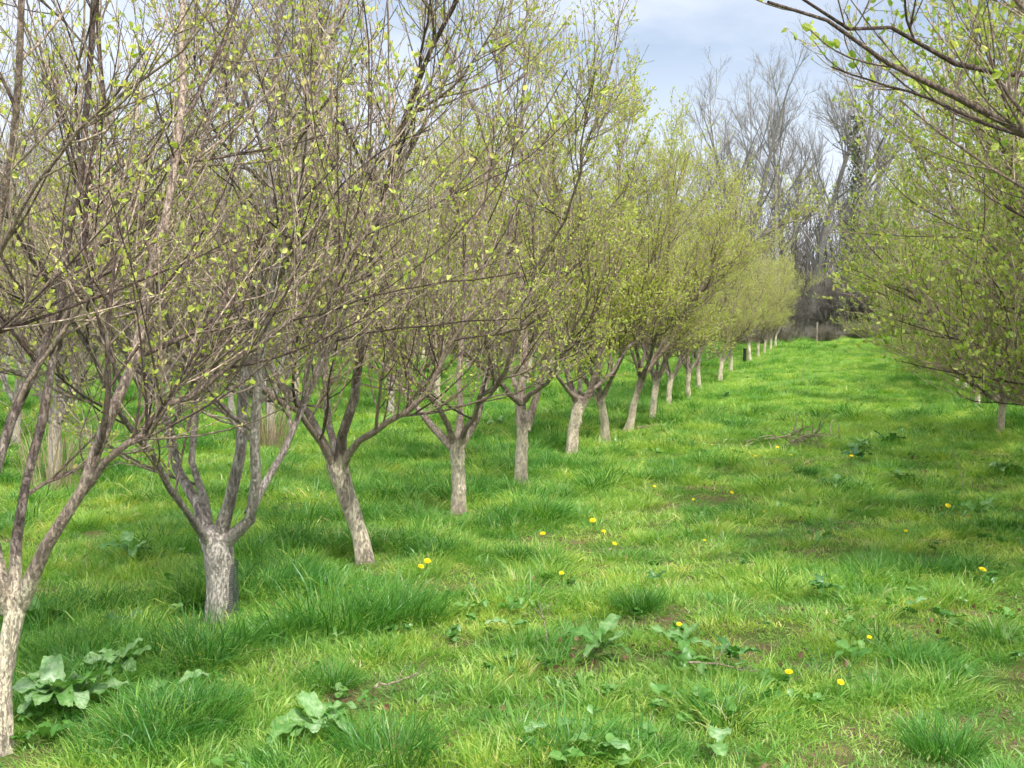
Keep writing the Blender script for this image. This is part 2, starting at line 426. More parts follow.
def generic(fork=.8, nl=6, lean=(0, 0), tilt=(.3, .72), Ltot=(3.5, 4.5), rt=.075, seed_az=0., r0=.042, **k):
    top = np.array([lean[0], lean[1], fork])
    tc = [(0, 0, -.12), (lean[0] * .4, lean[1] * .4, fork * .5), top]
    limbs = []
    for i in range(nl):
        az = seed_az + i * 2 * math.pi / nl + rng.uniform(-.35, .35)
        tl = rng.uniform(*tilt)
        d = np.array([math.sin(tl) * math.cos(az), math.sin(tl) * math.sin(az), math.cos(tl)])
        st = top + np.array([0, 0, rng.uniform(-.14, -.03)]) + d * .0
        limbs.append((limb_path([st, st + d * .35], rng.uniform(*Ltot), .55, .05), r0 * rng.uniform(.75, 1.15)))
    return make_tree(tc, limbs, k.pop('mat', M_bark), k.pop('leaf_mat', M_leaf_far), r_trunk=rt, r_fork=rt * .85, **k)

GROUP1 = 'orchard trees of the near left row'
def near_tree(base, Dv, trunk_px, limb_px, label, **k):
    """trunk_px: picture directions up the trunk; limb_px: [(list of (px,py,dD)), total, r0]"""
    b = base
    loc = lambda px, py, dD=0: at(px, py, b[1] + dD) - b
    tc = [np.array([0, 0, -.1])] + [loc(*p) for p in trunk_px]
    limbs = []
    for pts, tot, r0 in limb_px:
        limbs.append((limb_path([loc(*p) for p in pts], tot, k.get('up', .75), .075), r0))
    kk = {q: v for q, v in k.items() if q != 'up'}
    t = make_tree(tc, limbs, kk.pop('mat', M_bark), kk.pop('leaf_mat', M_leaf), **kk)
    t.location = b
    return tag(t, label, 'tree', GROUP1)

def base_at(px, D, x_off=0):
    p = at(px, 500, D); x = p[0]
    return np.array([x, D, float(gz(x, D))])

# tree 0 (left edge)
b0 = ground_hit(3, 757)
near_tree(b0, 0, [(4, 680, 0), (16, 600, 0)],
          [([(14, 612, 0), (22, 520, .1), (48, 395, .25), (62, 340, .35)], 4.2, .022),
           ([(20, 605, 0), (62, 520, -.1), (112, 420, -.15), (140, 350, -.1), (160, 240, 0)], 4.6, .027),
           ([(12, 615, 0), (-30, 520, -.2), (-60, 420, -.45), (-20, 300, -.6)], 4.0, .022),
           ([(5, 600, 0), (-12, 500, .2), (18, 400, .35), (62, 300, .4), (72, 230, .45)], 4.4, .026),
           ([(75, 500, -.1), (140, 435, -.2), (205, 385, -.2), (310, 305, -.2)], 1.6, .014),
           ([(10, 610, 0), (-60, 540, .3), (-120, 440, .6)], 4.0, .03)],
          'grey forked orchard tree cut by the left edge of the photo, closest trunk of all', r_trunk=.032, r_fork=.038, dens=.9, xmax=1.5, l2cap=.014,
          mat=M_bark, leaf_size=.024, leaf_n=(1, 1), leaf_count=3)
# tree 1 (grey wrapped trunk)
b1 = ground_hit(218, 622)
near_tree(b1, 0, [(220, 590, 0), (219, 555, 0), (215, 535, 0)],
          [([(210, 548, 0), (192, 500, .1), (176, 460, .25), (150, 385, .45)], 4.6, .036),
           ([(211, 545, .05), (203, 505, .2), (192, 455, .35), (193, 385, .5)], 4.6, .026),
           ([(216, 545, 0), (224, 505, -.1), (235, 455, -.15), (243, 400, -.1), (268, 250, 0)], 5.0, .042),
           ([(222, 546, 0), (246, 520, -.15), (253, 490, -.25), (252, 430, -.35), (262, 340, -.5)], 4.8, .036),
           ([(249, 514, -.1), (262, 490, 0), (285, 445, .1), (322, 370, .3)], 3.2, .024),
           ([(212, 548, 0), (190, 520, -.3), (140, 440, -.8), (90, 360, -1.1)], 3.8, .022)],
          'orchard tree with stout grey mesh-wrapped trunk splitting low into five limbs', r_trunk=.072, r_fork=.088, dens=1.1, xmax=1.6, l2cap=.016,
          mat=M_bark_grey, leaf_size=.022, leaf_n=(1, 1), leaf_count=4)
# tree 2 (leaning)
b2 = ground_hit(368, 563)
near_tree(b2, 0, [(360, 535, 0), (348, 500, 0), (337, 464, 0)],
          [([(338, 474, 0), (322, 440, .1), (300, 405, .3), (262, 350, .5)], 4.8, .036),
           ([(339, 474, 0), (343, 440, -.1), (352, 410, -.2), (362, 340, -.3), (372, 240, -.4)], 5.0, .042),
           ([(341, 472, 0), (356, 443, -.2), (385, 425, -.4), (420, 405, -.5), (455, 335, -.6)], 2.9, .030),
           ([(338, 470, 0), (330, 430, .4), (325, 380, .8), (320, 300, 1.0)], 4.6, .034),
           ([(336, 472, 0), (310, 420, -.3), (270, 395, -.7), (200, 350, -1.0)], 4.0, .024)],
          'orchard tree whose slim brown trunk leans left, third trunk from the left edge', r_trunk=.062, r_fork=.07, dens=1.1, xmax=1.9, l2cap=.016,
          leaf_size=.022, leaf_n=(1, 1), leaf_count=4)
# tree 3 (cream straight trunk)
b3 = ground_hit(459, 514)
near_tree(b3, 0, [(459, 490, 0), (457, 460, 0), (457, 440, 0)],
          [([(452, 447, 0), (430, 425, .1), (412, 402, .2), (370, 350, .4)], 4.6, .036),
           ([(455, 446, 0), (440, 408, -.3), (418, 385, -.6), (380, 330, -.9)], 4.4, .032),
           ([(458, 446, 0), (459, 400, .2), (462, 345, .3), (466, 260, .4)], 5.8, .036),
           ([(460, 446, 0), (478, 415, .1), (486, 380, .2), (500, 320, .3)], 5.2, .046),
           ([(460, 444, 0), (480, 400, -.5), (510, 370, -.9), (530, 290, -1.1)], 4.0, .030)],
          'orchard tree on a straight cream trunk with a sharp pale collar below its fork', r_trunk=.062, r_fork=.070, dens=1.1, xmax=1.6, l2cap=.016,
          leaf_size=.024, leaf_n=(2, 1), leaf_count=4)
# tree 4
b4 = ground_hit(522, 485)
near_tree(b4, 0, [(521, 460, 0), (522, 435, 0), (524, 415, 0)],
          [([(522, 425, 0), (523, 390, 0), (526, 350, .1), (522, 280, .3)], 5.5, .062),
           ([(526, 430, 0), (535, 400, .1), (543, 370, .1), (554, 300, .1)], 4.9, .050),
           ([(523, 405, 0), (500, 380, -.3), (460, 350, -.8)], 4.2, .036),
           ([(523, 400, 0), (515, 380, .5), (495, 320, 1.0)], 5.0, .036),
           ([(525, 400, 0), (550, 380, -.6), (580, 320, -1.1)], 2.7, .032)],
          'orchard tree with two close upright stems rising from one rough brown base', r_trunk=.078, r_fork=.065, dens=1.1, xmax=1.5,
          leaf_size=.025, leaf_n=(3, 1), leaf_count=4)
# tree 5
b5 = ground_hit(571, 454)
near_tree(b5, 0, [(573, 435, 0), (576, 415, 0), (579, 402, 0)],
          [([(578, 405, 0), (570, 385, 0), (562, 350, .2)], 5.1, .055),
           ([(580, 410, 0), (592, 390, -.1), (600, 350, -.3)], 4.8, .055),
           ([(579, 400, 0), (580, 370, .5), (572, 320, .9)], 4.9, .04),
           ([(578, 400, 0), (555, 375, -.7), (530, 340, -1.2)], 4.2, .038),
           ([(580, 400, 0), (610, 375, .5), (640, 330, 1.0)], 3.6, .038)],
          'orchard tree with pale Y-shaped trunk, left of the close pair', r_trunk=.085, r_fork=.08, dens=1.05, xmax=1.4, leaf_mat=M_leaf_far,
          leaf_size=.032, leaf_n=(5, 3), leaf_count=4)

# prototypes copied along the rows
proto = [generic(.80, 6, (.04, 0), seed_az=.3, leaf_n=(3, 2), leaf_count=4, leaf_size=.027),
         generic(.70, 5, (-.05, .03), seed_az=1.1, leaf_n=(3, 2), leaf_count=4, leaf_size=.027, tilt=(.4, .85)),
         generic(.95, 6, (-.12, 0), seed_az=2.0, leaf_n=(3, 2), leaf_count=4, leaf_size=.027),
         generic(.75, 6, (.0, .05), seed_az=.8, leaf_n=(2, 1), leaf_count=3, leaf_size=.024, mat=M_bark_grey)]
used = [False] * 8
def place(i, loc, rz, s, label, group, cat='tree'):
    if not used[i]:
        used[i] = True; o = proto[i]
        o.location = loc; o.rotation_euler = (0, 0, rz); o.scale = s if hasattr(s, '__len__') else (s, s, s)
        o['label'] = label; o['group'] = group; o['category'] = cat
        return o
    return copy_tree(proto[i], loc, rz, s, label, group)

row1 = [(606, 442, 1, (.92, .92, 1.0), 'orchard tree with dark grey trunk, left one of the close pair mid row'),
        (628, 431, 2, (.9, .9, .98), 'orchard tree with cream trunk leaning left, right one of the close pair mid row'),
        (652, 419, 0, (.9, .9, .94), 'orchard tree with thin cream trunk, just right of the close pair'),
        (668, 405, 1, .88, 'orchard tree with dark bent trunk and low side branch, mid row'),
        (688, 399, 0, .86, 'orchard tree with pale cream trunk beyond the dark bent one'),
        (699, 390, 2, .86, 'small-trunked orchard tree just left of the forked far trunk'),
        (720, 381, 1, .86, 'orchard tree with forked trunk and a low right limb, far along row'),
        (731, 371, 2, .86, 'orchard tree with leaning white trunk left of the black guard'),
        (750, 361, 0, .84, 'orchard tree with white trunk just right of the black guard')]
ang = [0.4, 2.9, 1.2, 4.4, 5.2, 2.2, 3.6, .9, 1.7, 2.6, 5.0, 3.1]
for k, (px, py, pi_, s, lab) in enumerate(row1):
    g = ground_hit(px, py)
    o = place(pi_, g, ang[k], s, lab, GROUP1); o.rotation_euler = ([.05, -.06, .1, -.05, .03, -.08, .06, .1, -.04][k], [-.06, -.14, .02, .08, .0, .1, -.05, -.12, .05][k], ang[k])
for k, (px, D) in enumerate([(757, 44.5), (763, 47), (769, 49.5), (774, 52)]):
    g = base_at(px, D)
    place(k % 3, g, ang[k] + 1, .70, 'small distant orchard tree at the far end of the left row', GROUP1 + ', far end')

def row_x(D): return -1.7 + .247 * (D - 6.9)
# rows behind, to the left
r2 = [(12.4, -4.75, 'thin dark-trunked tree with dry canes at its foot, second row left'),
      (17.2, -3.45, 'orchard tree rising behind the straw clump in the second row')]
for k, (D, x, lab) in enumerate(r2):
    place(3, (x, D, float(gz(x, D))), 1.1 * k, .95, lab, 'orchard trees of the second row')
for k, D in enumerate(np.arange(22.4, 50, 3.4)):
    x = row_x(D) - 4.4 + rng.uniform(-.2, .2)
    place([3, 0, 1, 2][k % 4], (x, D, float(gz(x, D))), 1.3 * k, rng.uniform(.9, 1.08), 'leafing orchard tree deep in the second row, behind the near trunks', 'orchard trees of the second row, far part')
for r, (off, D0) in enumerate([(-8.0, 17.2), (-12, 15.5), (-16.5, 20)]):
    nm = ['third', 'fourth', 'fifth'][r]
    for k, D in enumerate(np.arange(D0, 50, 3.3)):
        x = row_x(D) + off + rng.uniform(-.2, .2)
        if x / D < -.62: continue
        place([3, 1, 3, 2, 0][(k + r) % 5], (x, D, float(gz(x, D))), 1.7 * k + r, rng.uniform(.9, 1.1), 'leafing orchard tree of the %s row, seen through nearer branches' % nm, 'orchard trees of the %s row' % nm)

# right row: wider crowns
pr = [generic(.8, 7, (.03, 0), seed_az=.1, leaf_n=(6, 2), leaf_count=3, leaf_size=.034, tilt=(.5, 1.2), Ltot=(3.6, 4.7), spread=1.2, dens=1.15, upf=.6, leaf_mat=M_leaf_right),
      generic(.7, 7, (-.04, .03), seed_az=.7, leaf_n=(6, 2), leaf_count=3, leaf_size=.034, tilt=(.5, 1.25), Ltot=(3.6, 4.7), spread=1.2, dens=1.15, upf=.6, leaf_mat=M_leaf_right)]
proto += pr; used += [False] * 2
proto_idx = len(proto) - 2
used = used[:4] + [False, False]
def right_x(D): return 9.1 + .247 * (D - 22) + np.clip(D - 22, 0, 40) * .045
labs = {0: 'leafy orchard tree nearest the camera on the right, trunk outside the photo', 1: 'leafy orchard tree second from the camera in the right row',
        }
GR = 'orchard trees of the right row'
for k, D in enumerate([6.6, 10.6, 12.6, 14.6, 17.0, 19.5]):
    x = right_x(D) - [-.1, .5, .35, .15, 0, 0][k]
    place(4 + k % 2, (x, D, float(gz(x, D))), [.5, 3.4, 5.1, 1.9, 4.2, .2][k], [(1.02, 1.02, 1.08), (1.02, 1.02, 1.05), (.98, .98, 1), (.94, .94, 1), (.9, .9, 1), (.86, .86, .95)][k],
          'broad leafy orchard tree of the right row, trunk hidden beyond the photo edge', GR + ' past the edge')
g = ground_hit(1001, 434)
place(5, g, 2.2, .86, 'orchard tree of the right row with the one clear cream trunk near the right edge', GR)
g = base_at(976, 25.0)
place(4, g, 1.0, .82, 'orchard tree of the right row half hidden by leaves behind the clear cream trunk', GR)
for k, D in enumerate([27.5, 30, 32.6, 35.4, 38.5, 42, 46, 50]):
    x = right_x(D) - .1
    place(4 + k % 2, (x, D, float(gz(x, D))), 1.3 * k, .74, 'distant leafy orchard tree closing the right row', GR + ', far part')
for k, D in enumerate([15, 19, 23, 27.5, 32, 37, 43]):
    x = right_x(D) + 5
    place([3, 0, 1][k % 3], (x, D, float(gz(x, D))), 2.3 * k, 1, 'orchard tree of the row behind the right row', 'orchard trees behind the right row')

# near right tree with the overhanging branches at the top right
bR = np.array([4.5, 5.0, float(gz(4.5, 5.0))])
def rl(px, py, D): return at(px, py, D) - bR
fork = np.array([-.05, 0, .85])
limbsR = [([fork - (0, 0, .1), fork + (-.7, -.3, .35), rl(1250, 215, 4.2), rl(1024, 129, 3.9), rl(955, 106, 3.85), rl(905, 78, 3.8), rl(868, 55, 3.75), rl(850, 38, 3.7), rl(800, 26, 3.6), rl(768, 2, 3.5)], .062),
          ([fork - (0, 0, .05), fork + (-.3, -.1, .7), rl(1300, 120, 4.5), rl(1024, 72, 4.3), rl(960, 57, 4.1), rl(890, 38, 3.95), rl(868, 36, 3.9), rl(845, 30, 3.8), rl(812, 14, 3.7), rl(795, -6, 3.6)], .046),
          ([fork, fork + (-.5, .2, .45), rl(1200, 200, 4.6), rl(1024, 190, 4.8), rl(960, 150, 4.9), rl(900, 100, 5.0)], .03),
          ([fork, fork + (-.1, .3, .7), fork + (-.2, .6, 1.6), fork + (-.4, .8, 2.8), fork + (-.6, .9, 3.9)], .04),
          ([fork, fork + (.4, -.1, .6), fork + (.9, -.2, 1.5), fork + (1.2, -.2, 2.7)], .04),
          ([fork, fork + (.1, -.5, .6), fork + (.1, -.9, 1.5), fork + (.2, -1.1, 2.7)], .04)]
Ls = []
for c, r0 in limbsR:
    p = resample(np.array(c), N1); p[1:-1] += rng.normal(0, .016, (N1 - 2, 3)); Ls.append((p, r0))
o = make_tree([(0, 0, -.1), (0, 0, .4), fork], Ls, M_bark, M_leaf_right, leaf_n=(2, 1), leaf_count=2, leaf_size=.036, dens=.72, l2cap=.009, r_trunk=.09, r_fork=.08, spread=.75)
o.location = bR
tag(o, 'overhanging tree whose smooth grey branches reach in at the top right corner', 'tree', GR)

b7 = np.array([4.75, 8.4, float(gz(4.75, 8.4))])
def r7(px, py, D): return at(px, py, D) - b7
f7 = np.array([-.03, 0, .72])
L7 = [([f7 - (0, 0, .08), f7 + (-.5, 0, .12), r7(1040, 408, 8.3), r7(985, 385, 8.2), r7(925, 362, 8.1)], .026),
      ([f7, f7 + (-.4, -.1, .3), r7(1040, 380, 8.2), r7(985, 340, 8.0), r7(920, 290, 7.9)], .036),
      ([f7, f7 + (-.35, .1, .5), r7(1050, 300, 8.6), r7(980, 225, 8.8), r7(920, 150, 9.0)], .038),
      ([f7, f7 + (-.3, .2, .7), r7(1060, 190, 8.6), r7(1010, 90, 8.7), r7(970, -30, 8.8)], .042),
      ([f7, f7 + (-.2, -.4, .5), r7(1090, 260, 7.6), r7(1020, 170, 7.1), r7(985, 60, 6.8)], .036),
      ([f7, f7 + (.0, .4, .7), f7 + (.1, .8, 1.8), f7 + (.0, 1.1, 3.2)], .042),
      ([f7, f7 + (.4, .1, .6), f7 + (1., .2, 1.5), f7 + (1.4, .3, 2.9)], .042)]
Ls = []
for c, r0 in L7:
    p = resample(np.array(c), N1); p[1:-1] += np.cumsum(rng.normal(0, .008, (N1 - 2, 3)), axis=0); Ls.append((p, r0))
o = make_tree([(0, 0, -.1), (0, 0, .4), f7], Ls, M_bark, M_leaf_right, leaf_n=(2, 1), leaf_count=3, leaf_size=.038, dens=.85, r_trunk=.09, r_fork=.08, upf=.6)
o.location = b7
tag(o, 'right row tree whose dark leafy branches sweep low at the right edge', 'tree', GR)

# ------------------------------------------------------------------ woodland behind
rng = np.random.default_rng(21)
def bare_tree(H, r0, nl, mat, name, dens=1.0, tilt=(.15, .55), fork_lo=.25):
    root = empty(name, (0, 0, 0))
    n = 18
    tp = march(np.array([[0, 0, -.3]]), np.array([[rng.uniform(-.06, .06), 0, 1.]]), np.array([H]), n, .1, .025)[0]
    s = np.linspace(0, 1, n); tr = r0 * (1 - s) ** .85 + .02; tr[0] *= 1.4
    m = Mesh(); tubes(m, tp[None], tr[None], 10, np.array([.4]), .03)
    link('trunk', m.build('trunk', mat), root)
    w = Mesh()
    a, ar = spawn(tp[None], tr[None], nl, fork_lo, .97, tilt[0] + .25, tilt[1] + .45, H * .28, H * .46, 14, .75, .03, .55, .075, .018, .45)
    tubes(w, a, ar, 6)
    b, br = spawn(a, ar, int(7 * dens), .15, .97, .4, .9, H * .09, H * .2, 9, .5, .05, .6, .05, .01)
    tubes(w, b, br, 4)
    c, cr = spawn(b, br, int(6 * dens), .1, .98, .35, .8, .6, 1.6, 6, .4, .06, .6, .018, .005)
    tubes(w, c, cr, 3)
    d, dr = spawn(c, cr, int(3 * dens), .1, .98, .35, .8, .25, .7, 4, .35, .06, .6, .008, .004)
    tubes(w, d, dr, 3)
    link('branches', w.build('branches', mat), root)
    return root

wt = [bare_tree(18, .30, 17, M_wood, 'bare_woodland_tree'), bare_tree(16.5, .22, 13, M_wood, 'bare_woodland_tree', tilt=(.15, .45)),
      bare_tree(15, .2, 15, M_dark_wood, 'bare_woodland_tree')]
wused = [False] * 3
def wplace(i, px, D, s, rz, label, group):
    p = base_at(px, D)
    if not wused[i]:
        wused[i] = True; o = wt[i]; o.location = p; o.rotation_euler = (0, 0, rz); o.scale = (s, s, s)
        o['label'] = label; o['category'] = 'tree'; o['group'] = group
        return o
    o = copy_tree(wt[i], p, rz, s, label, group); o['category'] = 'tree'
    return o
GW = 'bare trees of the woodland'
wplace(0, 808, 68, .85, .4, 'tallest bare grey tree rising above the gap between the rows', GW)
wplace(1, 776, 66, .82, 2.4, 'bare grey tree with slender twin stems left of the tallest one', GW)
wplace(1, 742, 68, .80, 4.4, 'bare slanting grey tree over the end of the left row', GW)
wplace(2, 852, 64, 1.0, 1.0, 'dark ivy-clad bare tree at the right side of the gap', GW)
wplace(1, 712, 72, .82, .4, 'pale bare tree at the left side of the gap', GW)
for k in range(44):
    px = -160 + k * 33 + rng.uniform(-14, 14); D = rng.uniform(66, 92)
    if px > 820 and px < 900: D += 6
    wplace(int(rng.integers(0, 3)), px, D, rng.uniform(.62, .9) if px < 650 or px > 860 else rng.uniform(.7, .92), rng.uniform(0, 6.28),
           'bare grey woodland tree standing in the wood behind the orchard', GW + ', crowded part')

# ivy on the dark tree: a thing of its own that clings to the trunk
iv = Mesh()
p = base_at(852, 64)
n_ = 1700
hh = rng.uniform(0, 11.5, n_); aa = rng.uniform(0, 6.28, n_); rr_ = rng.uniform(.1, 1.2, n_) ** 1.5 * (.95 - .05 * hh) * (1 + .6 * np.sin(hh * 2.3 + aa)) * (1 + .5 * np.sin(hh * 5.1))
c_ = np.stack([rr_ * np.cos(aa), rr_ * np.sin(aa), hh], -1)
leaves(iv, np.stack([c_, c_ + norm(rng.normal(0, 1, (n_, 3))) * .15], 1), 1, 2, .15, .8)
M_ivy = leafy_mat('ivy_leaf', [(0, (.07, .085, .05)), (1, (.20, .20, .13))], .2, (1, 1, .6), .5, gloss=.05)
o = link('ivy', iv.build('ivy', M_ivy, False), None, p)
tag(o, 'dark evergreen ivy climbing the trunk of the bare tree right of the gap', 'ivy')

# undergrowth shrubs at the wood edge
def shrub(H, n, mat, spread):
    root = empty('bare_shrub', (0, 0, 0))
    P = np.stack([rng.normal(0, .35, n), rng.normal(0, .3, n), np.full(n, -.05)], -1)
    D_ = norm(np.stack([rng.normal(0, spread, n), rng.normal(0, spread, n), np.ones(n)], -1))
    a = march(P, D_, rng.uniform(.5, 1, n) * H, 8, 0, .08)
    ar = np.linspace(.022, .008, 8)[None] * np.ones((n, 1))
    m = Mesh(); tubes(m, a, ar, 4); link('stems', m.build('stems', mat), root)
    w = Mesh()
    b, br = spawn(a, ar, 12, .1, .98, .4, 1.2, .5, 1.3, 6, .1, .08, .7, .012, .006); tubes(w, b, br, 3)
    c, cr = spawn(b, br, 7, .1, .98, .4, 1.2, .2, .6, 4, .1, .08, .7, .009, .005); tubes(w, c, cr, 3)
    link('twigs', w.build('twigs', mat), root)
    return root
M_bramble = bark_mat('bramble_stem', (.22, .20, .15), (.48, .43, .34), (.2, .16, .13), (.3, .26, .2))
sh = [shrub(5.0, 38, M_dark_wood, .2), shrub(1.0, 34, M_bramble, .7)]
sh[1].name = 'bramble_bush'
ks = [0, 0]
for i in range(2):
    N_ = [100, 34][i]
    for k in range(N_):
        px = -140 + k * (1250 / N_) + rng.uniform(-10, 10)
        D = (rng.uniform(58, 68), rng.uniform(55.0, 57.5))[i]
        p_ = base_at(px, D)
        lab = ['leafless grey-brown shrub in the dark undergrowth at the wood edge', 'low tangled brown bramble along the top edge of the grass'][i]
        gp = ['leafless shrubs along the wood edge', 'brambles along the wood edge'][i]
        if k == 0:
            o = sh[i]; o.location = p_; tag(o, lab, ['shrub', 'bramble'][i], gp)
        else:
            o = copy_tree(sh[i], p_, rng.uniform(0, 6.28), rng.uniform(.4, 1.2), lab, gp)
# mass of thin stems deeper in the wood
dm = Mesh(); n_ = 9000
P = np.stack([rng.uniform(-75, 75, n_), rng.uniform(68, 105, n_), np.full(n_, 1.3)], -1)
a = march(P, np.stack([rng.normal(0, .16, n_), rng.normal(0, .1, n_), np.ones(n_)], -1), rng.uniform(2.5, 11, n_), 6, 0, .07)
ar = np.linspace(.06, .015, 6)[None] * rng.uniform(.4, 1.5, (n_, 1)); tubes(dm, a, ar, 3)
b, br = spawn(a, ar, 7, .15, .98, .4, 1.1, .8, 2.6, 5, .2, .08, .6, .03, .012); tubes(dm, b, br, 3)
tag(link('distant_undergrowth', dm.build('distant_undergrowth', M_dark_wood)), 'grey-brown mass of thin bare stems deep in the wood behind the orchard', 'undergrowth', kind='stuff')

# ------------------------------------------------------------------ grass tufts
def tuft(nb, rad, h0, h1, w, lean, seed, mat, name, arc=.5):
    r = np.random.default_rng(seed)
    a = r.uniform(0, 6.28, nb); q = rad * np.sqrt(r.random(nb))
    P = np.stack([q * np.cos(a), q * np.sin(a), np.full(nb, -.02)], -1)
    H = r.uniform(h0, h1, nb)
    la = a + r.normal(0, .8, nb); ln = np.abs(r.normal(lean, lean * .5, nb)) + q / max(rad, 1e-3) * lean * .5
    d = norm(np.stack([np.cos(la) * ln, np.sin(la) * ln, np.ones(nb)], -1))
    out = np.stack([np.cos(la), np.sin(la), np.zeros(nb)], -1)
    side = norm(np.cross(d, out) + r.normal(0, .5, (nb, 3)))
    side = norm(side - (side * d).sum(-1, keepdims=True) * d)
    bend = (r.uniform(.1, 1, nb) * arc)[:, None]
    w = (w * np.clip(r.lognormal(-.15, .45, nb), .4, 2.6))[:, None]
    rows = []
    for t, ww in ((0, .8), (.35, 1), (.7, .75)):
        c = P + d * (H[:, None] * t) + out * H[:, None] * bend * t * t - np.array([0, 0, 1]) * H[:, None] * bend * .55 * t ** 3
        rows += [c - side * w * ww / 2, c + side * w * ww / 2]
    tip = P + d * H[:, None] + out * H[:, None] * bend - np.array([0, 0, 1]) * H[:, None] * bend * .6
    V = np.stack(rows + [tip], 1)
    i = np.arange(nb)[:, None] * 7
    qd = np.concatenate([i + np.array([[0, 1, 3, 2]]), i + np.array([[2, 3, 5, 4]])]); tr = i + np.array([[4, 5, 6]])
    m = Mesh(); m.add(V, quads=qd, tris=tr, rad=0.0, tone=np.repeat(r.random(nb), 7))
    return m.build(name, mat)

def scatter(name, meshes, pts, rotz, scl, idx, tilt):
    """one object: points that carry grass tufts through geometry nodes"""
    src = bpy.data.collections.new(name + '_source')
    for k, me in enumerate(meshes):
        o = bpy.data.objects.new('grass_tuft', me); src.objects.link(o)
    me = bpy.data.meshes.new(name)
    me.vertices.add(len(pts)); me.vertices.foreach_set('co', np.asarray(pts, np.float32).ravel())
    a = me.attributes.new('rot', 'FLOAT_VECTOR', 'POINT')
    a.data.foreach_set('vector', np.stack([tilt[:, 0], tilt[:, 1], rotz], -1).astype(np.float32).ravel())
    a = me.attributes.new('scl', 'FLOAT', 'POINT'); a.data.foreach_set('value', scl.astype(np.float32))
    a = me.attributes.new('idx', 'INT', 'POINT'); a.data.foreach_set('value', idx.astype(np.int32))
    ob = link(name, me)
    ng = bpy.data.node_groups.new(name + '_nodes', 'GeometryNodeTree')
    ng.interface.new_socket('Geometry', in_out='INPUT', socket_type='NodeSocketGeometry')
    ng.interface.new_socket('Geometry', in_out='OUTPUT', socket_type='NodeSocketGeometry')
    n = ng.nodes; l = ng.links
    gi = n.new('NodeGroupInput'); go = n.new('NodeGroupOutput')
    ip = n.new('GeometryNodeInstanceOnPoints'); ci = n.new('GeometryNodeCollectionInfo')
    ci.inputs['Collection'].default_value = src; ci.inputs['Separate Children'].default_value = True; ci.inputs['Reset Children'].default_value = True
    def na(nm, tp):
        x = n.new('GeometryNodeInputNamedAttribute'); x.data_type = tp; x.inputs['Name'].default_value = nm
        return [s for s in x.outputs if s.enabled][0]
    l.new(gi.outputs[0], ip.inputs['Points']); l.new(ci.outputs[0], ip.inputs['Instance'])
    ip.inputs['Pick Instance'].default_value = True
    l.new(na('idx', 'INT'), ip.inputs['Instance Index'])
    er = n.new('FunctionNodeEulerToRotation'); l.new(na('rot', 'FLOAT_VECTOR'), er.inputs[0]); l.new(er.outputs[0], ip.inputs['Rotation'])
    l.new(na('scl', 'FLOAT'), ip.inputs['Scale'])
    l.new(ip.outputs[0], go.inputs[0])
    md = ob.modifiers.new('scatter', 'NODES'); md.node_group = ng
    return ob

def vnoise(x, y, s, seed=0):
    r = np.random.default_rng(seed); v = np.zeros_like(x)
    for k in range(7):
        a = r.uniform(0, 6.28); f = s * r.uniform(.6, 1.7); ph = r.uniform(0, 6.28)
        v += np.sin((x * math.cos(a) + y * math.sin(a)) * f + ph + 1.3 * np.sin((x * math.sin(a) - y * math.cos(a)) * f * .7 + ph))
    return v / 7 * 1.6

short = [tuft(70, .12, .035, .10, .0036, .38, 10 + k, M_grass, 'grass_tuft', .7) for k in range(4)]
mid = [tuft(80, .11, .06, .16, .0038, .30, 20 + k, M_grass, 'grass_tuft', .8) for k in range(4)]
tall = [tuft(90, .10, .11, .25, .0040, .26, 30 + k, M_tussock if k else M_grass, 'grass_tuft', .9) for k in range(3)]
low = [tuft(45, .14, .015, .045, .004, .7, 40 + k, M_grass, 'grass_tuft', .6) for k in range(3)]
allm = short + mid + tall + low
def sow(y0, y1, dens, sc):
    n = int((y1 - y0) * ((y0 + y1) / 2 * .52 * 2 + 3.5) * dens)
    y = y0 + (y1 - y0) * rng.random(n * 2); hw = y * .52 + 1.8; hm = y1 * .52 + 1.8
    keep = rng.random(n * 2) < hw / hm
    y = y[keep]; hw = hw[keep]; x = rng.uniform(-1, 1, len(y)) * hw
    rowd = np.minimum(np.abs(x - row_x(y) + .25) * 1.0, np.abs(x - right_x(y)))
    strip = np.exp(-(rowd / .95) ** 2)
    left = 1 / (1 + np.exp((x - row_x(y) - .3) * 3))
    v = vnoise(x, y, 2.3, 1) * .5 + vnoise(x, y, .8, 2) * .3 + vnoise(x, y, 5.5, 5) * .9 + strip * .75 + left * .25 - .2 + rng.normal(0, .24, len(x))
    idx = np.where(v < -.30, 11 + rng.integers(0, 3, len(x)), np.where(v < .22, rng.integers(0, 4, len(x)), np.where(v < .78, 4 + rng.integers(0, 4, len(x)), 8 + rng.integers(0, 3, len(x)))))
    tx = np.array([t.location[0] for t in COL.objects if t.type == 'EMPTY' and t.name.startswith('orchard_tree')]); ty = np.array([t.location[1] for t in COL.objects if t.type == 'EMPTY' and t.name.startswith('orchard_tree')])
    dd_ = np.min(np.hypot((x[:, None] - tx) * 1.0, np.where(y[:, None] < ty, .45, 1.) * (y[:, None] - ty)), axis=1)
    idx = np.where(dd_ < .38, np.where(dd_ < .2, 11, 0), idx)
    bare = vnoise(x, y, 3.1, 9) * .8 + vnoise(x, y, 9, 12) * .55 + rng.normal(0, .2, len(x)) - strip - left * .3
    k = ~((bare > .62) & (rng.random(len(x)) < .85))
    x, y, idx = x[k], y[k], idx[k]
    return x, y, idx, sc * rng.uniform(.75, 1.25, len(x))
